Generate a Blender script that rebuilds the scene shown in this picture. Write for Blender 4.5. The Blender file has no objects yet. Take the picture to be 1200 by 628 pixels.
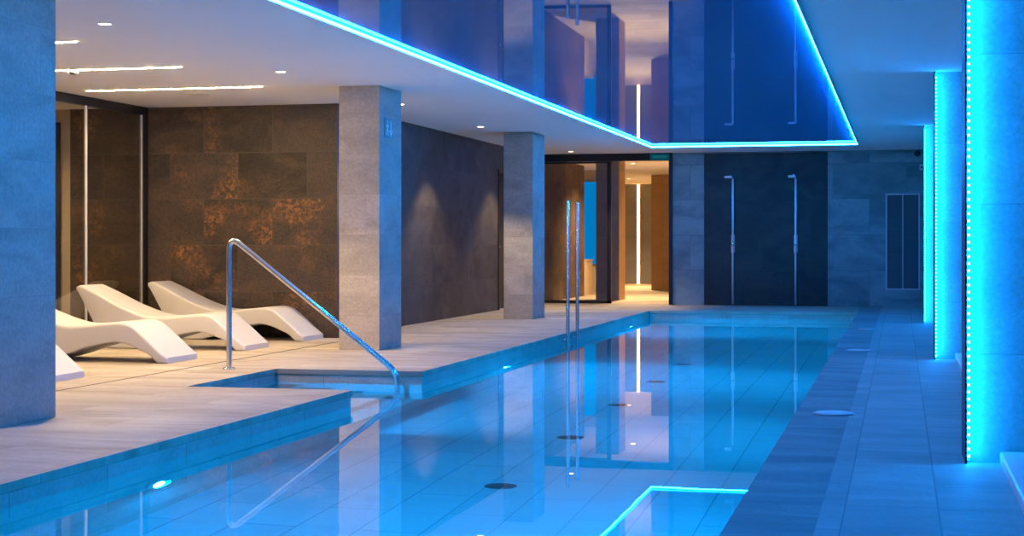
import bpy, bmesh, math, random
from mathutils import Vector, Matrix
random.seed(7)
D = bpy.data; SC = bpy.context.scene; COL = SC.collection
PI = math.pi
ZC = 2.61            # ceiling height
WL = -0.116          # water level
PF = -1.50           # pool floor

# ------------------------------------------------------------------ materials
def nt(name):
    m = D.materials.new(name); m.use_nodes = True
    t = m.node_tree; t.nodes.clear()
    out = t.nodes.new('ShaderNodeOutputMaterial')
    return m, t, out
def N(t, kind, **kw):
    n = t.nodes.new(kind)
    for k, v in kw.items():
        if k in n.inputs.keys(): n.inputs[k].default_value = v
        else: setattr(n, k, v)
    return n
def L(t, a, b): t.links.new(a, b)
def c4(c): return (c[0], c[1], c[2], 1.0)

def plain(name, col, rough=0.5, metal=0.0, spec=0.5, noise=0.0, nscale=20):
    m, t, out = nt(name)
    p = N(t, 'ShaderNodeBsdfPrincipled', Roughness=rough, Metallic=metal)
    p.inputs['Base Color'].default_value = c4(col)
    p.inputs['Specular IOR Level'].default_value = spec
    if noise:
        tc = N(t, 'ShaderNodeTexCoord')
        nz = N(t, 'ShaderNodeTexNoise', Scale=nscale, Detail=4.0)
        L(t, tc.outputs['Object'], nz.inputs['Vector'])
        mx = N(t, 'ShaderNodeMix', data_type='RGBA')
        mx.inputs['A'].default_value = c4([x*(1-noise) for x in col])
        mx.inputs['B'].default_value = c4([min(1, x*(1+noise)) for x in col])
        L(t, nz.outputs['Fac'], mx.inputs['Factor'])
        L(t, mx.outputs['Result'], p.inputs['Base Color'])
    L(t, p.outputs[0], out.inputs[0])
    return m

def emit(name, col, strength):
    m, t, out = nt(name)
    e = N(t, 'ShaderNodeEmission', Strength=strength)
    e.inputs['Color'].default_value = c4(col)
    L(t, e.outputs[0], out.inputs[0])
    return m

def coords(t, axis):
    """2-D surface coordinates in metres: xy for floors, wall = (x+y, z) for upright faces."""
    tc = N(t, 'ShaderNodeTexCoord')
    s = N(t, 'ShaderNodeSeparateXYZ'); L(t, tc.outputs['Object'], s.inputs[0])
    c = N(t, 'ShaderNodeCombineXYZ')
    if axis == 'xy':
        L(t, s.outputs['X'], c.inputs['X']); L(t, s.outputs['Y'], c.inputs['Y'])
    elif axis == 'yx':
        L(t, s.outputs['Y'], c.inputs['X']); L(t, s.outputs['X'], c.inputs['Y'])
    else:
        a = N(t, 'ShaderNodeMath', operation='ADD')
        L(t, s.outputs['X'], a.inputs[0]); L(t, s.outputs['Y'], a.inputs[1])
        L(t, a.outputs[0], c.inputs['X']); L(t, s.outputs['Z'], c.inputs['Y'])
    return tc, c

def mapn(t, vec, loc=(0, 0, 0), scale=(1, 1, 1), rot=0):
    m = N(t, 'ShaderNodeMapping')
    m.inputs['Location'].default_value = loc
    m.inputs['Scale'].default_value = scale
    m.inputs['Rotation'].default_value = (0, 0, rot)
    L(t, vec, m.inputs['Vector'])
    return m.outputs[0]

def ramp(t, fac, stops):
    r = N(t, 'ShaderNodeValToRGB')
    el = r.color_ramp.elements
    while len(el) < len(stops): el.new(0.5)
    for e, (p, c) in zip(el, stops):
        e.position = p; e.color = c4(c)
    L(t, fac, r.inputs[0])
    return r.outputs[0]

def mixc(t, fac, a, b, mode='MIX'):
    m = N(t, 'ShaderNodeMix', data_type='RGBA', blend_type=mode)
    if isinstance(fac, (int, float)): m.inputs['Factor'].default_value = fac
    else: L(t, fac, m.inputs['Factor'])
    for k, v in (('A', a), ('B', b)):
        if isinstance(v, (tuple, list)): m.inputs[k].default_value = c4(v)
        else: L(t, v, m.inputs[k])
    return m.outputs['Result']

def stone(name, axis, tile, off, c1, c2, mortar, vein, vein_col, vein_amt, rough=0.5,
          rust=None, msize=0.004, bump=0.12, grain=0.12, stack=0.5, spec=0.4):
    """Tiled natural stone: per-tile tone, drawn-out veins, fine grain and optional rust blooms."""
    m, t, out = nt(name)
    tc, c = coords(t, axis)
    v = mapn(t, c.outputs[0], loc=(off[0], off[1], 0))
    b = N(t, 'ShaderNodeTexBrick', offset=stack, offset_frequency=2, squash=1.0)
    b.inputs['Scale'].default_value = 1.0
    b.inputs['Brick Width'].default_value = tile[0]; b.inputs['Row Height'].default_value = tile[1]
    b.inputs['Mortar Size'].default_value = msize; b.inputs['Mortar Smooth'].default_value = 0.2
    b.inputs['Color1'].default_value = c4(c1); b.inputs['Color2'].default_value = c4(c2)
    b.inputs['Mortar'].default_value = c4(mortar)
    L(t, v, b.inputs['Vector'])
    # random shift of the pattern from tile to tile
    b2 = N(t, 'ShaderNodeTexBrick', offset=stack, offset_frequency=2, squash=1.0)
    b2.inputs['Scale'].default_value = 1.0
    b2.inputs['Brick Width'].default_value = tile[0]; b2.inputs['Row Height'].default_value = tile[1]
    b2.inputs['Mortar Size'].default_value = 0.0
    b2.inputs['Color1'].default_value = (0, 0, 0, 1); b2.inputs['Color2'].default_value = (1, 1, 1, 1)
    L(t, v, b2.inputs['Vector'])
    sh = N(t, 'ShaderNodeVectorMath', operation='SCALE'); L(t, b2.outputs['Color'], sh.inputs[0]); sh.inputs['Scale'].default_value = 9.0
    ad = N(t, 'ShaderNodeVectorMath', operation='ADD'); L(t, c.outputs[0], ad.inputs[0]); L(t, sh.outputs[0], ad.inputs[1])
    pv = ad.outputs[0]
    n1 = N(t, 'ShaderNodeTexNoise', Scale=1.0, Detail=6.0, Roughness=0.6, Distortion=0.8)
    L(t, mapn(t, pv, scale=(vein[0], vein[1], 1), rot=vein[2] if len(vein) > 2 else 0), n1.inputs['Vector'])
    vf = ramp(t, n1.outputs['Fac'], [(0.38, (0, 0, 0)), (0.66, (1, 1, 1))])
    vm = N(t, 'ShaderNodeMath', operation='MULTIPLY'); L(t, vf, vm.inputs[0]); vm.inputs[1].default_value = vein_amt
    col = mixc(t, vm.outputs[0], b.outputs['Color'], vein_col)
    n2 = N(t, 'ShaderNodeTexNoise', Scale=38.0, Detail=4.0, Roughness=0.7)
    L(t, pv, n2.inputs['Vector'])
    g = ramp(t, n2.outputs['Fac'], [(0.3, (1-grain,)*3), (0.7, (1+grain,)*3)])
    col = mixc(t, 1.0, col, g, 'MULTIPLY')
    if rust:
        n3 = N(t, 'ShaderNodeTexNoise', Scale=1.5, Detail=3.0, Roughness=0.5, Distortion=0.4)
        L(t, pv, n3.inputs['Vector'])
        n4 = N(t, 'ShaderNodeTexNoise', Scale=20.0, Detail=8.0, Roughness=0.72, Distortion=0.5)
        L(t, pv, n4.inputs['Vector'])
        a = ramp(t, n3.outputs['Fac'], [(0.52, (0, 0, 0)), (0.66, (1, 1, 1))])
        d = ramp(t, n4.outputs['Fac'], [(0.46, (0, 0, 0)), (0.60, (1, 1, 1))])
        mm = N(t, 'ShaderNodeMath', operation='MULTIPLY'); L(t, a, mm.inputs[0]); L(t, d, mm.inputs[1])
        m2 = N(t, 'ShaderNodeMath', operation='MULTIPLY'); L(t, mm.outputs[0], m2.inputs[0]); m2.inputs[1].default_value = rust[1]
        col = mixc(t, m2.outputs[0], col, rust[0])
    col = mixc(t, b.outputs['Fac'], col, mortar)
    p = N(t, 'ShaderNodeBsdfPrincipled', Roughness=rough)
    p.inputs['Specular IOR Level'].default_value = spec
    L(t, col, p.inputs['Base Color'])
    hm = N(t, 'ShaderNodeMath', operation='MULTIPLY_ADD')
    L(t, b.outputs['Fac'], hm.inputs[0]); hm.inputs[1].default_value = -1.0; L(t, n2.outputs['Fac'], hm.inputs[2])
    bp_ = N(t, 'ShaderNodeBump', Strength=bump, Distance=0.01)
    L(t, hm.outputs[0], bp_.inputs['Height']); L(t, bp_.outputs[0], p.inputs['Normal'])
    L(t, p.outputs[0], out.inputs[0])
    return m

BEIGE1, BEIGE2 = (0.47, 0.405, 0.32), (0.55, 0.475, 0.38)
M = {}
M['floor'] = stone('limestone_floor', 'xy', (1.2, 0.6), (0.25, 0.03), BEIGE1, BEIGE2, (0.34, 0.29, 0.24),
                   (0.8, 2.8, 0.2), (0.29, 0.225, 0.16), 0.75, rough=0.6, spec=0.22, bump=0.06, grain=0.09, msize=0.003)
M['floor_y'] = stone('limestone_floor_lengthwise', 'yx', (1.15, 0.36), (0.35, -0.146), (0.33, 0.40, 0.38), (0.39, 0.465, 0.44), (0.22, 0.26, 0.25),  # red lowered: blue LED light is put into the floor stone's colour
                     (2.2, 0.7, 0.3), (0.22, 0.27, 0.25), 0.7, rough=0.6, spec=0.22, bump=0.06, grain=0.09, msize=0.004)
M['band'] = stone('limestone_gutter_band', 'yx', (1.15, 0.33), (0.1, 0.633), (0.25, 0.31, 0.29), (0.30, 0.36, 0.34), (0.18, 0.22, 0.21),  # gutter stone, its colour also cooled to imitate the blue light
                  (2.2, 0.6, 0.35), (0.12, 0.15, 0.14), 0.7, rough=0.6, spec=0.22, bump=0.05, grain=0.09, msize=0.004)
M['column'] = stone('limestone_cladding', 'wall', (1.3, 0.40), (0.3, 0.06), (0.47, 0.41, 0.335), (0.55, 0.475, 0.385), (0.40, 0.34, 0.28),
                    (1.6, 3.6, 0.4), (0.30, 0.25, 0.19), 0.65, rough=0.55, bump=0.15, grain=0.17, msize=0.003)
M['farstone'] = stone('limestone_wall_tile', 'wall', (1.2, 0.60), (0.2, 0.0), (0.28, 0.36, 0.35), (0.35, 0.44, 0.43), (0.17, 0.21, 0.20),  # wall stone tinted cool, standing in for the blue wash
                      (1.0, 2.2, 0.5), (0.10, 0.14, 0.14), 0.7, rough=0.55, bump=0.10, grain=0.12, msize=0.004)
M['slate'] = stone('rust_slate_tile', 'wall', (0.832, 0.522), (0.46, 0.01), (0.030, 0.023, 0.019), (0.074, 0.056, 0.045), (0.095, 0.076, 0.063),
                   (1.4, 3.0, 0.6), (0.120, 0.078, 0.050), 0.7, rough=0.45, rust=((0.38, 0.165, 0.055), 0.85), bump=0.25, grain=0.35, msize=0.004, spec=0.35)
M['darkslate'] = stone('charcoal_slate_tile', 'wall', (1.05, 0.525), (0.1, 0.02), (0.026, 0.024, 0.022), (0.052, 0.047, 0.042), (0.075, 0.068, 0.06),
                       (2.0, 2.6, 0.5), (0.115, 0.096, 0.078), 0.65, rough=0.5, rust=((0.17, 0.11, 0.065), 0.5), bump=0.25, grain=0.3, msize=0.004, spec=0.35)
M['showerslate'] = stone('shower_slate_tile', 'wall', (0.69, 1.2), (0.5, 0.62), (0.010, 0.0095, 0.009), (0.026, 0.024, 0.021), (0.012, 0.012, 0.012),
                         (1.6, 2.6, 0.7), (0.050, 0.045, 0.038), 0.7, rough=0.45, bump=0.25, grain=0.3, msize=0.004)
M['pooltile'] = stone('pool_wall_tile', 'wall', (0.9, 0.33), (0.2, 0.046), (0.42, 0.39, 0.35), (0.50, 0.46, 0.41), (0.29, 0.275, 0.25),
                      (2.2, 1.5, 0.2), (0.33, 0.295, 0.255), 0.6, rough=0.4, bump=0.08, grain=0.14, msize=0.005)
M['poolfloor'] = stone('pool_floor_tile', 'yx', (1.0, 0.33), (0.4, 0.335), (0.60, 0.58, 0.54), (0.64, 0.62, 0.58), (0.34, 0.33, 0.32),
                       (3.0, 1.0, 0.2), (0.50, 0.47, 0.43), 0.4, rough=0.5, bump=0.04, grain=0.05, msize=0.005)
M['ceiling'] = plain('white_plaster', (0.86, 0.845, 0.82), 0.9, spec=0.1)
M['black'] = plain('black_powder_coat', (0.008, 0.008, 0.009), 0.4)
M['chrome'] = plain('polished_steel', (0.80, 0.80, 0.80), 0.22, 1.0)
M['brushed'] = plain('brushed_steel', (0.62, 0.61, 0.60), 0.28, 1.0)
M['lounger'] = plain('white_moulded_plastic', (0.69, 0.665, 0.635), 0.42, noise=0.015, nscale=60)
M['pillar'] = stone('blue_washed_pillar_tile', 'wall', (1.6, 0.72), (0.4, 0.2), (0.32, 0.42, 0.41), (0.38, 0.48, 0.47), (0.25, 0.32, 0.31),  # pillar stone with the blue LED wash mixed into its colour
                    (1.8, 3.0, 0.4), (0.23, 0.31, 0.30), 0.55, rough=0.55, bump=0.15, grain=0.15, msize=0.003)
M['platform'] = plain('white_lacquer', (0.72, 0.71, 0.70), 0.35)
M['white'] = plain('white_plastic', (0.78, 0.77, 0.75), 0.45)
M['darkgrey'] = plain('dark_grey_plastic', (0.03, 0.03, 0.032), 0.45)
M['greymetal'] = plain('grey_vent_metal', (0.62, 0.63, 0.64), 0.5)
M['ventslat'] = plain('dark_vent_slats', (0.13, 0.135, 0.14), 0.5)
M['gypsum'] = plain('beige_plaster', (0.50, 0.42, 0.33), 0.8, noise=0.05)
M['greywall'] = stone('grey_stone_wall', 'wall', (1.2, 0.6), (0, 0), (0.25, 0.25, 0.26), (0.31, 0.31, 0.32), (0.2, 0.2, 0.205),
                      (1.2, 2.2, 0.5), (0.19, 0.19, 0.19), 0.5, rough=0.55, bump=0.1)
M['wood'] = plain('brown_wood_door', (0.16, 0.085, 0.045), 0.5, noise=0.2, nscale=6)
M['desk'] = plain('beige_counter_stone', (0.52, 0.42, 0.30), 0.5, noise=0.06, nscale=8)
M['drain'] = plain('dark_drain_grate', (0.025, 0.028, 0.03), 0.5)
M['lid'] = plain('pale_skimmer_lid', (0.66, 0.66, 0.65), 0.35)
M['sign'] = plain('pale_green_sign', (0.16, 0.33, 0.30), 0.4)
M['signwhite'] = plain('pale_sign_marks', (0.75, 0.82, 0.80), 0.5)
M['exitgreen'] = emit('backlit_teal_sign', (0.001, 0.055, 0.085), 1.0)
M['exitmark'] = emit('backlit_sign_letters', (0.03, 0.17, 0.20), 1.0)
M['slot'] = plain('drain_slot_black', (0.02, 0.018, 0.016), 0.6)
M['amber'] = emit('thermostat_dot', (1.0, 0.55, 0.35), 1.2)

LED = (0.0045, 0.24, 1.0)
M['led'] = emit('blue_led_tape', LED, 220.0)
M['led_tape'] = emit('cyan_led_tape', (0.0, 0.24, 1.0), 100.0)
M['led_diode'] = emit('led_diodes', (0.011, 0.27, 1.0), 120.0)
WARM = (1.0, 0.70, 0.33)
M['warm_line'] = emit('warm_linear_led', WARM, 280.0)
M['warm_spot'] = emit('warm_downlight', (1.0, 0.62, 0.33), 30.0)
M['warm_lobby'] = emit('warm_lobby_line', (1.0, 0.43, 0.11), 30.0)
M['underwater'] = emit('underwater_lamp', (0.22, 0.70, 1.0), 40.0)
M['bluepanel'] = emit('blue_backlit_panel', (0.0, 0.27, 0.78), 1.0)

def glass(name, tint, ior, rough=0.0):
    m, t, out = nt(name)
    fr = N(t, 'ShaderNodeFresnel', IOR=ior)
    ge = N(t, 'ShaderNodeNewGeometry')            # thin pane: same reflectance on the way in and out
    mi = N(t, 'ShaderNodeMix', data_type='FLOAT'); mi.inputs['A'].default_value = ior; mi.inputs['B'].default_value = 1.0/ior
    L(t, ge.outputs['Backfacing'], mi.inputs['Factor']); L(t, mi.outputs['Result'], fr.inputs['IOR'])
    tr = N(t, 'ShaderNodeBsdfTransparent'); tr.inputs[0].default_value = c4(tint)
    gl = N(t, 'ShaderNodeBsdfGlossy', Roughness=rough); gl.inputs[0].default_value = (1, 1, 1, 1)
    mx = N(t, 'ShaderNodeMixShader'); L(t, fr.outputs[0], mx.inputs[0])
    L(t, tr.outputs[0], mx.inputs[1]); L(t, gl.outputs[0], mx.inputs[2])
    L(t, mx.outputs[0], out.inputs[0]); return m
M['glass'] = glass('smoked_glass', (0.88, 0.87, 0.84), 1.5)
M['glass_edge'] = plain('polished_glass_edge', (0.80, 0.79, 0.74), 0.25, 0.0)

def water_mat():
    m, t, out = nt('pool_water')
    rf = N(t, 'ShaderNodeBsdfRefraction', IOR=1.333, Roughness=0.0); rf.inputs['Color'].default_value = (0.42, 0.88, 1.0, 1)
    gl = N(t, 'ShaderNodeBsdfGlossy', Roughness=0.0); gl.inputs[0].default_value = (1, 1, 1, 1)
    fr = N(t, 'ShaderNodeFresnel', IOR=1.333)
    mx = N(t, 'ShaderNodeMixShader'); L(t, fr.outputs[0], mx.inputs[0]); L(t, rf.outputs[0], mx.inputs[1]); L(t, gl.outputs[0], mx.inputs[2])
    tc = N(t, 'ShaderNodeTexCoord')
    nz = N(t, 'ShaderNodeTexNoise', Scale=1.3, Detail=2.0)
    L(t, tc.outputs['Object'], nz.inputs['Vector'])
    b = N(t, 'ShaderNodeBump', Strength=0.004, Distance=0.05)
    L(t, nz.outputs['Fac'], b.inputs['Height'])
    for n in (rf, gl, fr): L(t, b.outputs[0], n.inputs['Normal'])
    L(t, mx.outputs[0], out.inputs[0]); return m
M['water'] = water_mat()

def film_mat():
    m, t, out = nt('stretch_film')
    d = N(t, 'ShaderNodeBsdfDiffuse'); d.inputs[0].default_value = (0.06, 0.24, 0.50, 1)  # blue base stands in for the LED veil over the film
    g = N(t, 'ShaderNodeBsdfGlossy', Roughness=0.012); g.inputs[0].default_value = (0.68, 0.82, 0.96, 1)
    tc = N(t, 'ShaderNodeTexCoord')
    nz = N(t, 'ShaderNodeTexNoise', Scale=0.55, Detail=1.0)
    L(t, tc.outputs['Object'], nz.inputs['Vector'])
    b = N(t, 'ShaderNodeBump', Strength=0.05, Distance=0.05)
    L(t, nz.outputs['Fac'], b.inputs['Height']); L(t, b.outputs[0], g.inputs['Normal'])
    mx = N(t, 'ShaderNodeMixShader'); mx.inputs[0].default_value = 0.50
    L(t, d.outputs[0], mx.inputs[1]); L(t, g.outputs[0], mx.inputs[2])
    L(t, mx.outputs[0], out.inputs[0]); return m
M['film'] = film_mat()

# ------------------------------------------------------------------ mesh helpers
class MB:
    def __init__(s): s.bm = bmesh.new(); s.mi = 0; s.mats = []
    def _tag(s, faces, mi):
        for f in faces: f.material_index = mi
    def box(s, x0, x1, y0, y1, z0, z1, mi=0, bev=0.0, seg=2):
        n0 = set(s.bm.faces)
        vs = [s.bm.verts.new((x, y, z)) for x in (x0, x1) for y in (y0, y1) for z in (z0, z1)]
        q = [(0, 1, 3, 2), (4, 6, 7, 5), (0, 4, 5, 1), (2, 3, 7, 6), (0, 2, 6, 4), (1, 5, 7, 3)]
        fs = [s.bm.faces.new([vs[i] for i in a]) for a in q]
        if bev > 0:
            es = list({e for f in fs for e in f.edges})
            bmesh.ops.bevel(s.bm, geom=es, offset=bev, segments=seg, affect='EDGES', profile=0.5)
        s._tag([f for f in s.bm.faces if f not in n0], mi); return s
    def loft(s, rings, mi=0, cap=True, smooth=True):
        vv = [[s.bm.verts.new(p) for p in r] for r in rings]
        n = len(vv[0])
        for a, b in zip(vv[:-1], vv[1:]):
            for i in range(n):
                f = s.bm.faces.new((a[i], a[(i+1) % n], b[(i+1) % n], b[i])); f.smooth = smooth; f.material_index = mi
        if cap:
            f = s.bm.faces.new(list(reversed(vv[0]))); f.material_index = mi
            f = s.bm.faces.new(vv[-1]); f.material_index = mi
        return s
    def tube(s, pts, r, seg=14, mi=0):
        pts = [Vector(p) for p in pts]; rings = []
        up = None
        for i, p in enumerate(pts):
            d = (pts[min(i+1, len(pts)-1)] - pts[max(i-1, 0)]).normalized()
            if up is None:
                up = Vector((0, 1, 0)) if abs(d.y) < 0.9 else Vector((1, 0, 0))
            a = d.cross(up).normalized(); u2 = a.cross(d).normalized(); up = u2
            rings.append([p + a*math.cos(2*PI*k/seg)*r + u2*math.sin(2*PI*k/seg)*r for k in range(seg)])
        return s.loft(rings, mi)
    def lathe(s, prof, c=(0, 0, 0), axis='z', seg=28, mi=0, smooth=True):
        """prof: (radius, height) from one end to the other."""
        rings = []
        for r, h in prof:
            ring = []
            for k in range(seg):
                a = 2*PI*k/seg; u, v = r*math.cos(a), r*math.sin(a)
                p = {'z': (u, v, h), 'x': (h, u, v), 'y': (v, h, u)}[axis]
                ring.append((c[0]+p[0], c[1]+p[1], c[2]+p[2]))
            rings.append(ring)
        return s.loft(rings, mi, smooth=smooth)
    def build(s, name, mats, parent=None, loc=None, kind=None, label=None, autosmooth=True):
        bmesh.ops.recalc_face_normals(s.bm, faces=s.bm.faces)
        me = D.meshes.new(name); s.bm.to_mesh(me); s.bm.free()
        for m in (mats if isinstance(mats, (list, tuple)) else [mats]): me.materials.append(m)
        if autosmooth:
            me.set_sharp_from_angle(angle=math.radians(38))
        o = D.objects.new(name, me); COL.objects.link(o)
        if loc: o.location = loc
        if parent: o.parent = parent
        if kind: o['kind'] = kind
        if label: o['label'] = label
        return o

def tag(o, label, cat, group=None):
    o['label'] = label; o['category'] = cat
    if group: o['group'] = group
    return o
def empty(name, loc, label, cat, group=None):
    o = D.objects.new(name, None); COL.objects.link(o); o.location = loc
    o.empty_display_size = 0.1
    return tag(o, label, cat, group)
def children(o): return [c for c in D.objects if c.parent == o]
def dup(o, loc, label):
    r = o.copy(); COL.objects.link(r); r.location = loc; r['label'] = label
    for ch in children(o):
        c = ch.copy(); COL.objects.link(c); c.parent = r
        for g in children(ch):
            d = g.copy(); COL.objects.link(d); d.parent = c
    return r
def fillet(pts, rads, n=8):
    """polyline with rounded inner corners"""
    pts = [Vector(p) for p in pts]; out = [pts[0]]
    for i in range(1, len(pts)-1):
        p, a, b = pts[i], (pts[i-1]-pts[i]), (pts[i+1]-pts[i])
        d = min(rads[i-1], a.length*0.45, b.length*0.45)
        s, e = p + a.normalized()*d, p + b.normalized()*d
        for k in range(n+1):
            q = k/n
            out.append(s*(1-q)**2 + p*2*q*(1-q) + e*q*q)
    out.append(pts[-1]); return out

# ------------------------------------------------------------------ the setting
PX0, PX1, PY0, PY1 = -3.825, -0.633, 1.2, 24.85          # pool
NX, NY0, NY1 = -5.11, 10.83, 12.58                         # entry recess
YF = 27.30                                                 # far wall
ov = 0.012                                                 # nosing of the deck over the pool
def floor():
    b = MB(); T = -0.042
    b.box(-11.0, NX+ov, -2.2, 27.3, T, 0)
    b.box(NX+ov, PX0+ov, -2.2, NY0+ov, T, 0); b.box(NX+ov, PX0+ov, NY1-ov, 27.3, T, 0)
    b.box(PX0+ov, PX1, -2.2, PY0+ov, T, 0); b.box(PX0+ov, PX1, PY1-ov, 27.3, T, 0)
    b.box(PX1+0.328, PX1+0.43, -2.2, 27.3, T, 0, 1)
    b.box(PX1+0.43, 1.9, -2.2, 27.3, T, 0, 1)
    b.box(-8.8, -3.55, 27.3, 41.7, T, 0)
    # ground under the deck, round the basin
    b.box(-11.0, NX-0.05, -2.2, 27.3, -0.2, T)
    return b.build('floor', [M['floor'], M['floor_y']], kind='structure')
floor()
b = MB(); b.box(PX1, PX1+0.328, -2.2, 27.3, -0.042, 0.0); b.build('trim_1', M['band'], kind='structure')

def ceiling():
    b = MB(); T = ZC+0.16; lx0, lx1, ly0, ly1 = -3.86, -0.63, 1.2, 25.2
    b.box(-11.0, lx0, -2.2, 27.3, ZC, T); b.box(lx1, 1.9, -2.2, 27.3, ZC, T)
    b.box(lx0, lx1, -2.2, ly0, ZC, T); b.box(lx0, lx1, ly1, 27.3, ZC, T)
    b.box(lx0, lx1, ly0, ly1, ZC+0.03, T)
    b.box(-8.8, -3.55, 27.3, 41.7, ZC, T)
    return b.build('ceiling', M['ceiling'], kind='structure')
ceiling()

def wall(name, x0, x1, y0, y1, mat, z0=0.0, z1=ZC):
    return MB().box(x0, x1, y0, y1, z0, z1).build(name, mat, kind='structure')
wall('wall_lounge_back', -9.37, -6.09, 16.80, 16.95, M['slate'])
wall('wall_side_room_back', -11.0, -9.37, 16.80, 16.95, M['gypsum'])
wall('wall_left', -11.15, -11.0, -2.2, 16.95, M['gypsum'])
wall('wall_near', -11.0, 1.9, -2.35, -2.2, M['farstone'])
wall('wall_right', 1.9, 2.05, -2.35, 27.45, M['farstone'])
# slate wall along the pool deck, with two dark doors in it
dw = MB()
dw.box(-6.32, -6.17, 16.95, 18.46, 0, ZC); dw.box(-6.32, -6.17, 19.39, 24.42, 0, ZC)
dw.box(-6.32, -6.17, 25.35, 27.3, 0, ZC)
dw.box(-6.32, -6.17, 18.46, 19.39, 2.16, ZC); dw.box(-6.32, -6.17, 24.42, 25.35, 2.22, ZC)
dw.build('wall_slate', M['darkslate'], kind='structure')
def flush_door(name, y0, y1, zt):
    f = MB(); w = 0.05
    f.box(-6.31, -6.155, y0, y0+w, 0, zt); f.box(-6.31, -6.155, y1-w, y1, 0, zt); f.box(-6.31, -6.155, y0+w, y1-w, zt-w, zt)
    o = f.build(name, M['black'], kind='structure')
    MB().box(-6.285, -6.245, y0+w, y1-w, 0.012, zt-w, bev=0.003).build('door_panel', M['darkgrey'], o)
    h = MB(); h.tube(fillet([(-6.245, y0+0.14, 1.0), (-6.20, y0+0.14, 1.0), (-6.20, y0+0.27, 1.0)], [0.02], 5), 0.009)
    h.build('door_handle', M['brushed'], o)
    return o
flush_door('door_2', 18.46, 19.39, 2.16)
flush_door('door_3', 24.42, 25.35, 2.22)

# far wall: pilaster, shower panel, tiled wall
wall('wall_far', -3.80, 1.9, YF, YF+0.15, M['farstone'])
MB().box(-3.26, -1.185, YF-0.012, YF, 0.0, 2.585).build('trim_2', M['showerslate'], kind='structure')

# lobby behind the glass door
M['ochre'] = stone('ochre_stone_wall', 'wall', (1.2, 0.6), (0, 0), (0.44, 0.28, 0.12), (0.52, 0.33, 0.15), (0.36, 0.23, 0.10), (1.2, 2.2, 0.5), (0.34, 0.21, 0.09), 0.5)
wall('wall_lobby_left', -6.32, -6.17, 27.42, 31.5, M['slate'])
wall('wall_lobby_right', -3.70, -3.55, 27.45, 35.8, M['gypsum'])
wall('wall_lobby_jamb', -5.49, -5.063, 29.15, 29.82, M['greywall'])
MB().box(-5.063, -5.055, 29.16, 29.82, 0, ZC).build('trim_painted_light', M['ochre'], kind='structure')  # warm lobby light on the jamb's side, put in as ochre colour
wall('wall_lobby_middle', -5.47, -3.55, 35.8, 36.1, M['ochre'])
wall('wall_lobby_end', -8.8, -3.55, 41.5, 41.65, M['greywall'])
wall('wall_desk_back', -8.8, -5.95, 33.3, 33.4, M['gypsum'])
wall('wall_lobby_side', -8.95, -8.8, 27.3, 41.65, M['gypsum'])
wall('wall_lobby_front', -8.8, -6.32, 27.3, 27.42, M['gypsum'])

# ------------------------------------------------------------------ entrance: fixed glass, beam, opening
d1 = MB()
d1.box(-6.17, -3.80, YF-0.03, YF+0.07, 2.48, ZC)                     # head beam
d1.box(-3.865, -3.80, YF-0.03, YF+0.07, 0, 2.48)                    # right jamb
d1.box(-6.17, -6.10, YF-0.03, YF+0.07, 0, 2.48)
door1 = d1.build('door_1', M['black'], kind='structure')
d = MB(); z0, z1, x0, x1, w = 0.012, 2.475, -6.10, -4.875, 0.07
d.box(x0, x0+0.04, YF, YF+0.05, z0, z1); d.box(x1-w, x1, YF, YF+0.05, z0, z1)
d.box(x0, x1, YF, YF+0.05, z0, z0+0.05); d.box(x0, x1, YF, YF+0.05, z1-0.03, z1)
d.build('sliding_frame', M['black'], door1)
MB().box(x0+0.04, x1-w, YF+0.018, YF+0.030, z0+0.05, z1-0.03).build('glass_pane', M['glass'], door1)

# backlit exit sign on the beam
def text_mesh(name, s, size, mat, parent, loc, rot, depth=0.002):
    cu = D.curves.new(name, 'FONT'); cu.body = s; cu.size = size; cu.extrude = depth
    cu.align_x = 'CENTER'; cu.align_y = 'CENTER'
    o = D.objects.new(name, cu); COL.objects.link(o)
    dg = bpy.context.evaluated_depsgraph_get()
    me = D.meshes.new_from_object(o.evaluated_get(dg)); me.name = name
    D.objects.remove(o); D.curves.remove(cu)
    me.materials.clear(); me.materials.append(mat)
    r = D.objects.new(name, me); COL.objects.link(r); r.parent = parent; r.location = loc; r.rotation_euler = rot
    return r
es = empty('exit_sign', (-4.02, YF-0.03, 2.54), 'small dark teal exit sign on the black beam over the lit doorway', 'sign')
MB().box(-0.165, 0.165, -0.014, 0, -0.05, 0.05, bev=0.004).build('sign_plate', M['exitgreen'], es)
text_mesh('lettering', 'SORTIDA', 0.058, M['exitmark'], es, (0.0, -0.0145, 0.0), (PI/2, 0, 0))

# ------------------------------------------------------------------ stone columns on the deck
def column(y0, y1, label):
    o = MB().box(-5.40, -4.98, y0, y1, 0, ZC, bev=0.003, seg=1).build('stone_column', M['column'])
    return tag(o, label, 'column', None)
column(8.04, 8.756, 'limestone column nearest the viewer at the left edge, washed in blue light')
col1 = column(14.95, 15.66, 'limestone column beside the handrail end, with an evacuation sign on its blue side')
column(21.70, 22.45, 'limestone column standing left of the glass entrance door, farthest of the row')

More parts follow.
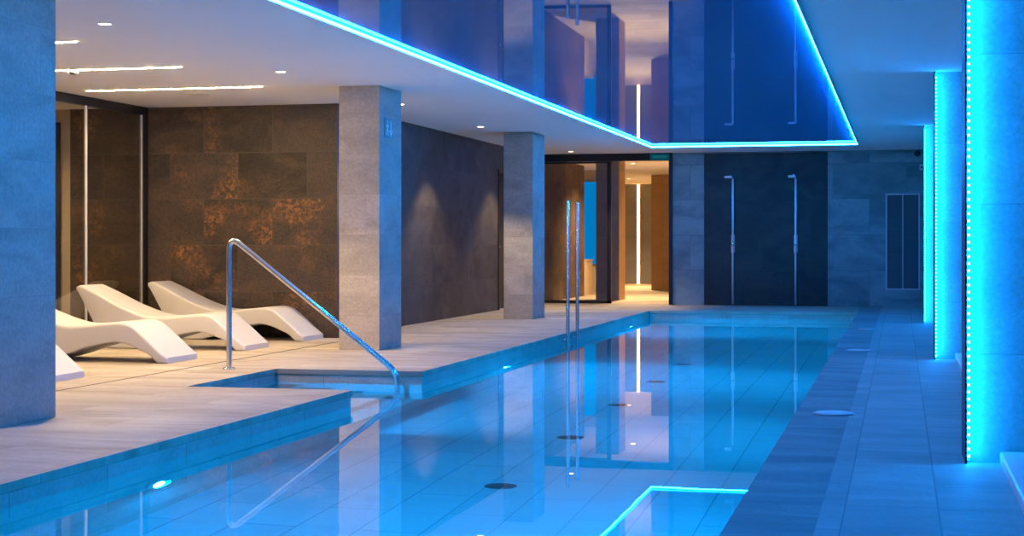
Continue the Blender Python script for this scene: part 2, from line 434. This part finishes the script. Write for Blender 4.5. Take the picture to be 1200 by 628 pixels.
sg = empty('evacuation_sign', (-4.98, 15.24, 2.205), 'square green evacuation sign high on the blue side of a stone column', 'sign')
MB().box(0, 0.008, -0.145, 0.145, -0.10, 0.10, bev=0.003).build('sign_plate', M['sign'], sg)
f = MB()
def disc(b, y, z, r, x0=0.008, x1=0.0105): b.lathe([(r, x0), (r, x1)], (0, y, z), 'x', 16)
def bar(b, p, q, w, x0=0.008, x1=0.0105):
    p, q = Vector(p), Vector(q); n = (q-p).normalized(); s = Vector((-n.y, n.x))*w/2
    ring = [p+s, q+s, q-s, p-s]
    b.loft([[(x0, v.x, v.y) for v in ring], [(x1, v.x, v.y) for v in ring]], smooth=False)
disc(f, -0.055, 0.062, 0.017)
bar(f, (-0.062, 0.042), (-0.072, -0.012), 0.032); bar(f, (-0.072, -0.01), (-0.035, -0.04), 0.018); bar(f, (-0.035, -0.04), (-0.045, -0.08), 0.015)
bar(f, (-0.075, -0.01), (-0.098, -0.075), 0.018); bar(f, (-0.06, 0.035), (-0.025, 0.008), 0.013); bar(f, (-0.066, 0.035), (-0.105, 0.01), 0.013)
f.build('running_figure', M['signwhite'], sg)
f = MB(); bar(f, (0.045, 0.075), (0.045, -0.03), 0.026); bar(f, (0.005, -0.02), (0.052, -0.078), 0.024); bar(f, (0.088, -0.02), (0.04, -0.078), 0.024)
f.build('down_arrow', M['signwhite'], sg)

# ------------------------------------------------------------------ right-hand pillars with LED edges
PILL = [(7.98, 'stone pillar nearest the viewer at the right edge, bright LED line on its corner'),
        (15.02, 'stone pillar second from the viewer on the right, with an LED edge'),
        (21.85, 'stone pillar farthest down the right side, next to the vent wall')]
def led_strip_mesh(b, x, y, z0, z1):
    b.box(x, x+0.010, y-0.014, y+0.004, z0, z1, 0)
    n = int((z1-z0)/0.034)
    for k in range(n):
        z = z0+0.017+k*0.034
        b.box(x+0.001, x+0.012, y-0.017, y-0.002, z-0.006, z+0.006, 1)
for y, lab in PILL:
    P = empty('stone_pillar', (0.31, y, 0), lab, 'pillar')
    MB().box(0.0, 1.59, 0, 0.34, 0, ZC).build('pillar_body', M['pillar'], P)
    MB().box(-0.010, 0.0, -0.074, 0.34, 0, ZC).build('side_trim', M['black'], P)
    b = MB(); led_strip_mesh(b, 0.001, -0.058, 0.02, ZC-0.02)
    b.build('led_strip', [M['led_tape'], M['led_diode']], P)
PLAT = [(7.93, 0.46, 'low white platform at the lower right corner, in front of the nearest LED pillar'),
        (14.97, 0.48, 'low white platform seen past the nearest pillar, in front of the second LED pillar')]
for y, x, lab in PLAT:
    o = MB().box(x, 1.85, y-4.2, y, 0.0, 0.062, bev=0.012, seg=3).build('low_platform', M['platform'])
    tag(o, lab, 'platform', None)

# ------------------------------------------------------------------ pool
pool = empty('swimming_pool', (-2.23, 13.0, 0), 'long indoor pool with clear blue-lit water and a stepped entry recess', 'swimming pool')
OX, OY = -2.23, 13.0
def PB(b, x0, x1, y0, y1, z0, z1, mi=0): b.box(x0-OX, x1-OX, y0-OY, y1-OY, z0, z1, mi)
def pool_part(b, name, mats):
    # meshes are written in world coordinates and shifted by the parent's inverse so tiles stay aligned
    o = b.build(name, mats, pool); o.matrix_parent_inverse = Matrix.Translation((-OX, -OY, 0)); return o
b = MB(); T = -0.042; th = 0.12
b.box(PX0-th, PX0, PY0-th, NY0, PF, T); b.box(PX0-th, PX0, NY1, PY1+th, PF, T)
b.box(NX-th, NX, NY0-th, NY1+th, PF, T)
b.box(NX, PX0-th, NY0-th, NY0, PF, T); b.box(NX, PX0-th, NY1, NY1+th, PF, T)
b.box(PX1, PX1+th, PY0-th, PY1+th, PF, T)
b.box(PX0, PX1, PY0-th, PY0, PF, T); b.box(PX0, PX1, PY1, PY1+th, PF, T)
pool_part(b, 'basin_wall', M['pooltile'])
b = MB(); b.box(NX-th, PX1+th, PY0-th, PY1+th, PF-0.1, PF); pool_part(b, 'basin_floor', M['poolfloor'])
for k in range(5):
    x0, x1 = NX+0.257*k, NX+0.257*(k+1)
    z = -0.27-0.205*k
    b = MB(); b.box(x0, x1, NY0, NY1, PF, z, bev=0.0); pool_part(b, 'entry_step', M['pooltile'])
b = MB()
vs = [b.bm.verts.new(p) for p in ((PX0, PY0, WL), (PX1, PY0, WL), (PX1, PY1, WL), (PX0, PY1, WL), (PX0, NY1, WL), (NX, NY1, WL), (NX, NY0, WL), (PX0, NY0, WL))]
b.bm.faces.new(vs)
o = pool_part(b, 'water', M['water'])
if o.data.polygons[0].normal.z < 0: o.data.flip_normals()
for k in range(8):
    y = 2.93+2.0*k
    b = MB(); b.lathe([(0.02, PF+0.010), (0.085, PF+0.009), (0.095, PF+0.003), (0.095, PF)], (-2.24, y, 0), 'z', 24)
    pool_part(b, 'floor_drain', M['drain'])

# wall lamps under water
LAMPS = []
def under_lamp(x, y, side, label, z=-0.75, turn=0.0, energy=None):
    E_ = empty('underwater_light', (x, y, z), label, 'pool light', None)
    s = side
    b = MB(); b.lathe([(0.115, 0.0), (0.115, s*0.018), (0.10, s*0.028), (0.072, s*0.028), (0.072, s*0.010)], (0, 0, 0), 'x', 28)
    b.build('light_bezel', M['brushed'], E_)
    b = MB(); b.lathe([(0.070, s*0.011), (0.070, s*0.024), (0.05, s*0.034), (0.004, s*0.037)], (0, 0, 0), 'x', 28)
    b.build('light_lens', M['underwater'], E_)
    la = D.lights.new('underwater_beam', 'AREA'); la.shape = 'DISK'; la.size = 0.16
    la.energy = 330 if s > 0 else 70; la.color = (0.0, 0.34, 1.0)
    lo = D.objects.new('underwater_beam', la); COL.objects.link(lo)
    lo.location = (x+s*0.05*math.cos(turn), y+s*0.05*math.sin(turn), z)
    d = Vector((s*math.cos(turn), s*math.sin(turn), -0.25))
    lo.rotation_euler = d.to_track_quat('-Z', 'Y').to_euler()
    E_.rotation_euler = (0, 0, turn)
    if energy: la.energy = energy
    return E_
under_lamp(PX0, 7.738, 1, 'bright oval underwater light in the pool wall at lower left')
under_lamp(PX0, 15.326, 1, 'small underwater light in the pool wall below the deck beyond the handrail')
under_lamp(PX0, 22.91, 1, 'farthest underwater light in the left pool wall near the entrance')
for y in (3.6, 7.4, 11.2, 15.0, 18.8, 22.6):  # added lamps, out of view, to even out the pool's glow
    under_lamp(PX1, y, -1, 'unseen underwater light added in the right pool wall, hidden below the edge')
under_lamp(-4.15, NY0, 1, 'unseen underwater light added inside the stepped entry recess, hidden under the near deck edge', -0.42, PI/2, 130)  # added out of view to brighten the water in the recess
for o in [o for o in D.objects if o.name.startswith('underwater_light') and o.location.x > -1]: o['group'] = 'added right wall pool lights'

# floor slot drain
o = MB().box(-5.855, -5.835, 6.0, 16.78, -0.004, 0.0015).build('slot_drain', M['slot'])
tag(o, 'thin black slot drain running along the beige deck in front of the loungers', 'drain')
# skimmer lids on the gutter band
lid = None
for i, (x, y, r, lab) in enumerate([(-0.40, 10.03, 0.118, 'round pale skimmer lid on the pool edge band, nearest of three'),
                             (-0.395, 16.0, 0.118, 'round pale skimmer lid on the pool edge band, middle of three'),
                             (-0.39, 19.9, 0.118, 'round pale skimmer lid on the pool edge band, farthest of three')]):
    if i == 0:
        lid = empty('skimmer_lid', (x, y, 0), lab, 'lid', 'skimmer lids')
        MB().lathe([(0.118, 0.0), (0.118, 0.008), (0.108, 0.012), (0.02, 0.013)], seg=32).build('cover', M['lid'], lid)
        MB().lathe([(0.126, 0.0), (0.126, 0.006), (0.119, 0.006), (0.119, 0.0)], seg=32).build('rim', M['brushed'], lid)
    else: dup(lid, (x, y, 0), lab)

# ------------------------------------------------------------------ handrail and grab poles
hr = empty('handrail', (-5.45, 12.40, 0), 'chrome handrail rising from the deck and sloping down into the entry recess', 'handrail')
pts = fillet([(0, 0, 0.0), (0, 0, 1.12), (1.475, 0, 0.0), (1.475, 0, -1.09)], [0.13, 0.11], 12)
MB().tube(pts, 0.0225, 18).build('rail_tube', M['chrome'], hr)
MB().lathe([(0.055, 0.0), (0.055, 0.010), (0.045, 0.016), (0.024, 0.018)], seg=24).build('floor_flange', M['chrome'], hr)
for y, lab in ((18.18, 'nearer of two tall vertical steel poles at the pool edge'), (18.74, 'farther of two tall vertical steel poles at the pool edge')):
    g = empty('grab_pole', (-3.755, y, 0), lab, 'pole', 'tall steel poles')
    MB().lathe([(0.0205, PF), (0.0205, 1.54), (0.017, 1.55), (0.004, 1.552)], seg=18).build('pole_tube', M['chrome'], g)
    b = MB(); b.tube([(-0.07, 0, -0.07), (0, 0, -0.07)], 0.012, 12); b.lathe([(0.03, -0.07), (0.03, -0.06)], (0, 0, -0.07), 'x', 18)
    b.build('wall_bracket', M['chrome'], g)

# ------------------------------------------------------------------ loungers
def lounger_mesh():
    prof = [(-8.105, .612, .585), (-8.06, .642, .535), (-7.85, .548, .175), (-7.75, .498, .0), (-7.6, .427, .0), (-7.45, .37, .0),
            (-7.3, .327, .035), (-7.2, .315, .07), (-7.04, .325, .122), (-6.88, .343, .160), (-6.74, .357, .18), (-6.66, .358, .172),
            (-6.58, .336, .150), (-6.48, .255, .107), (-6.4, .188, .072), (-6.36, .152, .03), (-6.33, .127, .0), (-6.27, .075, .0), (-6.235, .05, .0)]
    def at(x):
        for (a, t0, b0), (c, t1, b1) in zip(prof[:-1], prof[1:]):
            if a <= x <= c:
                q = (x-a)/(c-a); return t0+(t1-t0)*q, b0+(b1-b0)*q
        return prof[-1][1:]
    n = 110; x0, x1 = prof[0][0], prof[-1][0]
    xs = [x0+(x1-x0)*i/(n-1) for i in range(n)]
    zt = [at(x)[0] for x in xs]; zb = [at(x)[1] for x in xs]
    for _ in range(4):
        zt = [zt[0]]+[(zt[i-1]+2*zt[i]+zt[i+1])/4 for i in range(1, n-1)]+[zt[-1]]
        zb = [zb[0]]+[(zb[i-1]+2*zb[i]+zb[i+1])/4 if zb[i] > 0.012 else zb[i] for i in range(1, n-1)]+[zb[-1]]
    b = MB(); rings = []
    for i, x in enumerate(xs):
        q = (x-x0)/(x1-x0)
        hw = 0.235+0.085*min(1, q/0.55)
        if i < 5: hw -= (0.02, 0.008, 0.003, 0.001, 0)[i]
        if i > n-5: hw -= (0.001, 0.004, 0.010, 0.022)[i-(n-4)]
        cz, hh = (zt[i]+zb[i])/2, max((zt[i]-zb[i])/2, 0.008)
        r = min(0.030, hh*0.8)
        ring = []
        for sx, sz, a0 in ((1, 1, 0), (-1, 1, 90), (-1, -1, 180), (1, -1, 270)):
            rr = r if sz > 0 else r*0.6
            for k in range(5):
                a = math.radians(a0+22.5*k)
                ring.append((x+7.17, sx*(hw-rr)+rr*math.cos(a), cz+sz*(hh-rr)+rr*math.sin(a)))
        rings.append(ring)
    b.loft(rings)
    return b
LG = [(16.45, 'white moulded wave lounger against the rust slate wall, farthest of the row'),
      (14.87, 'white moulded wave lounger behind the handrail post, second from the slate wall'),
      (13.17, 'white moulded wave lounger with its foot left of the handrail, head behind blue column'),
      (11.10, 'white moulded wave lounger nearest the viewer, only its foot showing beside the blue column')]
l0 = lounger_mesh().build('sun_lounger', M['lounger'], loc=(-7.17, LG[0][0], 0))
tag(l0, LG[0][1], 'sun lounger', 'wave loungers')
for y, lab in LG[1:]: dup(l0, (-7.17, y, 0), lab)

# ------------------------------------------------------------------ glass partition beside the loungers
GX = -8.39
gp = empty('glass_partition', (GX, 12.4, 0), 'black-framed smoked glass partition left of the loungers', 'glass partition')
def gpart(b, name, mat):
    o = b.build(name, mat, gp); o.matrix_parent_inverse = Matrix.Translation((-GX, -12.4, 0)); return o
gpart(MB().box(GX-0.05, GX+0.01, 8.0, 16.79, 2.515, ZC-0.001), 'top_rail', M['black'])
gpart(MB().box(GX-0.05, GX+0.01, 8.0, 16.79, 0.0, 0.045), 'bottom_rail', M['black'])
gpart(MB().box(GX-0.05, GX+0.01, 16.71, 16.79, 0.045, 2.515), 'end_post', M['black'])
ys = [8.0, 11.9, 15.425, 16.70]
for i in range(3):
    y1 = ys[i+1]
    gpart(MB().box(GX-0.016, GX-0.004, ys[i]+0.02, y1-0.06, 0.045, 2.515), 'glass_panel', M['glass'])
    b = MB(); b.box(GX-0.017, GX-0.003, y1-0.06, y1-0.018, 0.045, 2.515); gpart(b, 'glass_edge', M['glass_edge'])
    if i < 2:
        b = MB(); b.box(GX-0.017, GX-0.003, y1-0.018, y1-0.002, 0.045, 2.515); gpart(b, 'seam_post', M['black'])
wall('wall_side_room_near', -11.0, -8.36, 7.85, 8.0, M['gypsum'])
b = MB(); b.box(-10.5, -9.49, 16.77, 16.80, 0, 2.46); o = b.build('door_4', M['black'], kind='structure')
MB().box(-10.42, -9.57, 16.755, 16.77, 0.01, 2.38, bev=0.003).build('door_panel', M['wood'], o)
MB().tube([(-9.66, 16.72, 0.9), (-9.66, 16.72, 1.3)], 0.010, 12).lathe([(0.008, 0), (0.008, 0.04)], (-9.66, 16.72, 0.95), 'y', 10).lathe([(0.008, 0), (0.008, 0.04)], (-9.66, 16.72, 1.25), 'y', 10).build('door_handle', M['brushed'], o)

# ------------------------------------------------------------------ ceiling lights
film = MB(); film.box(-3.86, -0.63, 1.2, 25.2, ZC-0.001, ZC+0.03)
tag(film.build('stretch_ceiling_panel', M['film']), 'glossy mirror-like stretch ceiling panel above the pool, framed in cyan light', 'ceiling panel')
lf = empty('led_frame', (-2.245, 13.2, ZC), 'glowing cyan LED frame round the mirror ceiling panel over the pool', 'led light')
def lpart(b, name, mat):
    o = b.build(name, mat, lf); o.matrix_parent_inverse = Matrix.Translation((2.245, -13.2, -ZC)); return o
zt, zb_, s = ZC-0.014, ZC-0.030, 0.010
lx0, lx1, ly0, ly1 = -3.86, -0.63, 1.2, 25.2
g = 0.010
lpart(MB().box(lx0+g, lx0+g+s, ly0+g, ly1-g, zb_, zt), 'led_tape', M['led'])
lpart(MB().box(lx1-g-s, lx1-g, ly0+g, ly1-g, zb_, zt), 'led_tape', M['led'])
lpart(MB().box(lx0+g+s, lx1-g-s, ly1-g-s, ly1-g, zb_, zt), 'led_tape', M['led'])
lpart(MB().box(lx0+g+s, lx1-g-s, ly0+g, ly0+g+s, zb_, zt), 'led_tape', M['led'])
pz0, pz1, w = ZC-0.031, ZC-0.0012, 0.008
for bx in ((lx0, lx0+w, ly0, ly1), (lx1-w, lx1, ly0, ly1), (lx0+w, lx1-w, ly1-w, ly1), (lx0+w, lx1-w, ly0, ly0+w)):
    lpart(MB().box(*bx, pz0, pz1), 'edge_profile', M['white'])

def linear(x0, x1, y, label):
    o = empty('linear_ceiling_light', ((x0+x1)/2, y, ZC), label, 'ceiling light', 'linear ceiling lights')
    h = (x1-x0)/2
    MB().box(-h, h, -0.018, 0.018, -0.007, 0.001).build('diffuser', M['warm_line'], o)
    b = MB(); b.box(-h-0.006, h+0.006, -0.024, -0.018, -0.005, 0.001); b.box(-h-0.006, h+0.006, 0.018, 0.024, -0.005, 0.001)
    b.build('trim_edge', M['white'], o)
linear(-8.05, -6.155, 14.78, 'thin warm ceiling light line nearest the slate wall')
linear(-8.05, -6.163, 12.97, 'thin warm ceiling light line with a small detector on it, middle of three')
linear(-8.05, -6.184, 11.16, 'short visible end of a warm ceiling light line next to the blue column')
dt = empty('ceiling_detector', (-7.22, 13.0, ZC), 'small white detector on the middle warm ceiling light line', 'detector')
MB().box(-0.03, 0.03, -0.02, 0.02, -0.012, 0.001).build('base_plate', M['white'], dt)
MB().lathe([(0.048, -0.012), (0.048, -0.024), (0.044, -0.028)], seg=24).build('detector_base', M['white'], dt)
MB().lathe([(0.034, -0.028), (0.034, -0.034), (0.024, -0.040), (0.005, -0.041)], seg=24).build('detector_cap', M['darkgrey'], dt)
spk = empty('ceiling_speaker', (-7.15, 15.47, ZC), 'faint round flush speaker in the ceiling near the slate wall', 'speaker')
MB().lathe([(0.115, -0.0005), (0.115, -0.006), (0.108, -0.008), (0.100, -0.004)], seg=32).build('ring', M['white'], spk)
MB().lathe([(0.099, -0.0005), (0.099, -0.004), (0.01, -0.0045)], seg=32).build('grille', M['ceiling'], spk)

def spot(loc, energy, ang, blend=0.7, color=(1.0, 0.74, 0.38), rot=(0, 0, 0), r=0.03):
    la = D.lights.new('downlight_beam', 'SPOT'); la.energy = energy; la.spot_size = math.radians(ang); la.spot_blend = blend
    la.color = color; la.shadow_soft_size = r
    o = D.objects.new('downlight_beam', la); COL.objects.link(o); o.location = loc; o.rotation_euler = rot
    return o
dl = None
DL = [(-5.46, 3.55, 'recessed warm downlight in the deck ceiling row, left of the viewer'),
      (-5.46, 6.90, 'recessed warm downlight in the deck ceiling row, just before the nearest column'),
      (-10.2, 15.4, 'unseen warm downlight added in the side room behind the smoked glass'),  # added lamp, out of view, to brighten the room behind the glass
      (-5.472, 10.298, 'recessed warm downlight nearest the viewer, above the loungers by the blue column'),
      (-5.453, 13.551, 'recessed warm downlight to the left of the sign column top'),
      (-5.431, 17.036, 'recessed warm downlight just right of the sign column top'),
      (-5.428, 20.533, 'recessed warm downlight in front of the column by the entrance'),
      (-5.420, 24.0, 'recessed warm downlight behind the column by the entrance'),
      (-5.408, 26.434, 'recessed warm downlight right above the entrance beam'),
      (-5.042, 30.68, 'recessed downlight in the lobby ceiling just inside the doorway'),
      (-6.343, 37.97, 'recessed downlight deep in the lobby ceiling near the light line')]
for i, (x, y, lab) in enumerate(DL):
    if i == 0:
        dl = empty('recessed_downlight', (x, y, ZC), lab, 'downlight', 'recessed downlights')
        MB().lathe([(0.056, -0.0004), (0.056, -0.006), (0.046, -0.007), (0.044, -0.003)], seg=24).build('trim_ring', M['white'], dl)
        MB().lathe([(0.043, -0.0004), (0.043, -0.004), (0.01, -0.0045)], seg=20).build('lens', M['warm_spot'], dl)
    else: dup(dl, (x, y, ZC), lab)
    if i == 2: spot((x, y, ZC-0.02), 150, 150)
    elif i < 9: spot((x, y, ZC-0.02), 185, 96, 0.4)
    else: spot((x, y, ZC-0.02), 1000, 140, color=(1, 0.64, 0.32))
ll = empty('vertical_light_line', (-6.68, 41.5, 0), 'tall vertical warm light line on the far lobby wall', 'wall light')
MB().box(-0.030, 0.030, -0.02, 0, 0.0, ZC-0.01).build('diffuser', M['warm_lobby'], ll)
b = MB(); b.box(-0.05, -0.036, -0.018, 0, 0, ZC-0.01); b.box(0.036, 0.05, -0.018, 0, 0, ZC-0.01); b.build('channel', M['brushed'], ll)

# lobby reception desk and blue backlit wall panel
rd = empty('reception_desk', (-6.9, 32.35, 0), 'curved beige reception counter seen through the entrance glass', 'desk')
b = MB(); ri = []
outer = [(0.85*math.sin(a)-0.2, -0.55*math.cos(a)+0.1) for a in [math.radians(k*9) for k in range(-2, 11)]]
ring = [(-0.9, outer[0][1])] + outer + [(0.65, 0.45), (-0.9, 0.45)]
b.loft([[(x, y, 0) for x, y in ring], [(x, y, 0.70) for x, y in ring]], smooth=False); b.build('counter_body', M['desk'], rd)
b = MB(); b.loft([[(x*1.03, y*1.03, 0.70) for x, y in ring], [(x*1.03, y*1.03, 0.725) for x, y in ring]], smooth=False); b.build('counter_top', M['desk'], rd)
bp_ = empty('backlit_panel', (-7.2, 33.3, 0), 'bright blue backlit panel above the beige counter behind the entrance glass', 'light panel')
MB().box(-1.2, 1.2, -0.03, -0.004, 0.62, 2.36).build('lit_face', M['bluepanel'], bp_)
for z in (2.36, 0.60): MB().box(-1.22, 1.22, -0.034, 0, z, z+0.02).build('frame_bar', M['brushed'], bp_)

# ------------------------------------------------------------------ showers, vent, camera
sh = None
for i, (x, lab) in enumerate(((-2.768, 'left shower column on the dark slate panel at the far wall'), (-1.714, 'right shower column on the dark slate panel at the far wall'))):
    if i == 0:
        sh = empty('shower_column', (x, YF-0.012, 0), lab, 'shower', 'shower columns')
        MB().box(-0.016, 0.016, -0.045, -0.006, 0.015, 2.15, bev=0.004).box(-0.03, 0.03, -0.006, 0, 0.9, 1.2).build('riser', M['brushed'], sh)
        b = MB(); b.tube(fillet([(0, -0.025, 2.12), (0, -0.025, 2.19), (-0.02, -0.34, 2.19)], [0.03], 6), 0.011, 12); b.build('shower_arm', M['chrome'], sh)
        MB().box(-0.10, 0.02, -0.44, -0.32, 2.150, 2.186, bev=0.006).build('shower_head', M['white'], sh)
        MB().lathe([(0.026, -0.04), (0.026, -0.075), (0.02, -0.08), (0.003, -0.081)], (0, 0, 1.045), 'y', 20).build('thermostat_knob', M['chrome'], sh)
    else: dup(sh, (x, YF-0.012, 0), lab)
vt = empty('wall_vent', (0.04, YF, 0), 'tall louvred ventilation grille on the far wall at right', 'vent')
x0, x1, z0, z1, w = -0.278, 0.278, 0.28, 1.885, 0.026
b = MB(); b.box(x0, x0+w, -0.022, 0, z0, z1); b.box(x1-w, x1, -0.022, 0, z0, z1); b.box(x0+w, x1-w, -0.022, 0, z0, z0+w); b.box(x0+w, x1-w, -0.022, 0, z1-w, z1)
b.build('vent_frame', M['greymetal'], vt)
MB().box(-0.008, 0.008, -0.020, -0.001, z0+w, z1-w).build('center_bar', M['greymetal'], vt)
b = MB(); b.box(x0+w, x1-w, -0.003, -0.0005, z0+w, z1-w)
nsl = 44
for k in range(nsl):
    z = z0+w+(k+0.5)*(z1-z0-2*w)/nsl
    for xa, xb in ((x0+w, -0.008), (0.008, x1-w)):
        b.loft([[(xa, -0.016, z-0.010), (xa, -0.014, z-0.012), (xa, -0.003, z+0.010), (xa, -0.004, z+0.012)], [(xb, -0.016, z-0.010), (xb, -0.014, z-0.012), (xb, -0.003, z+0.010), (xb, -0.004, z+0.012)]], smooth=False)
b.build('louvres', M['ventslat'], vt)
cm = empty('dome_camera', (0.275, YF, 2.54), 'small black dome camera under the ceiling at the far right wall', 'camera')
MB().lathe([(0.035, 0), (0.035, -0.03), (0.028, -0.035)], axis='y', seg=20).build('mount', M['black'], cm)
MB().lathe([(0.008, -0.120)]+[(0.05*math.sin(a), -0.072-0.05*math.cos(a)) for a in [k*PI/10 for k in range(1, 10)]]+[(0.008, -0.0215)], axis='y', seg=24).build('dome', M['black'], cm)
ws = empty('wall_sensor', (0.345, YF, 2.315), 'small square sensor box under the dome camera on the far wall', 'sensor')
MB().box(-0.035, 0.035, -0.03, 0, -0.05, 0.05, bev=0.006).build('housing', M['greymetal'], ws)
MB().lathe([(0.016, -0.03), (0.016, -0.036), (0.003, -0.037)], axis='y', seg=16).build('sensor_eye', M['darkgrey'], ws)

# ------------------------------------------------------------------ world, camera, colour
w = D.worlds.new('World'); SC.world = w; w.use_nodes = True
w.node_tree.nodes['Background'].inputs[0].default_value = (0.0, 0.0, 0.0, 1)
w.node_tree.nodes['Background'].inputs[1].default_value = 0.0
F = 1870.0
cam = D.cameras.new('camera'); cam.sensor_width = 36.0; cam.lens = 36.0*F/1200.0
cam.shift_x = 0.0; cam.shift_y = -(314-285.5)/1200.0
cam.clip_start = 0.05
co = D.objects.new('camera', cam); COL.objects.link(co)
co.location = (0, 0, 1.05); co.rotation_euler = (PI/2, 0, math.atan(455/F))
SC.camera = co
vs_ = SC.view_settings
vs_.view_transform = 'Standard'; vs_.look = 'None'; vs_.exposure = 0.0; vs_.gamma = 1.0; vs_.use_curve_mapping = False
cy = SC.cycles
cy.use_denoising = True
cy.caustics_reflective = False; cy.caustics_refractive = True
cy.max_bounces = 12; cy.diffuse_bounces = 5; cy.glossy_bounces = 5; cy.transmission_bounces = 6; cy.transparent_max_bounces = 12
cy.sample_clamp_indirect = 6.0
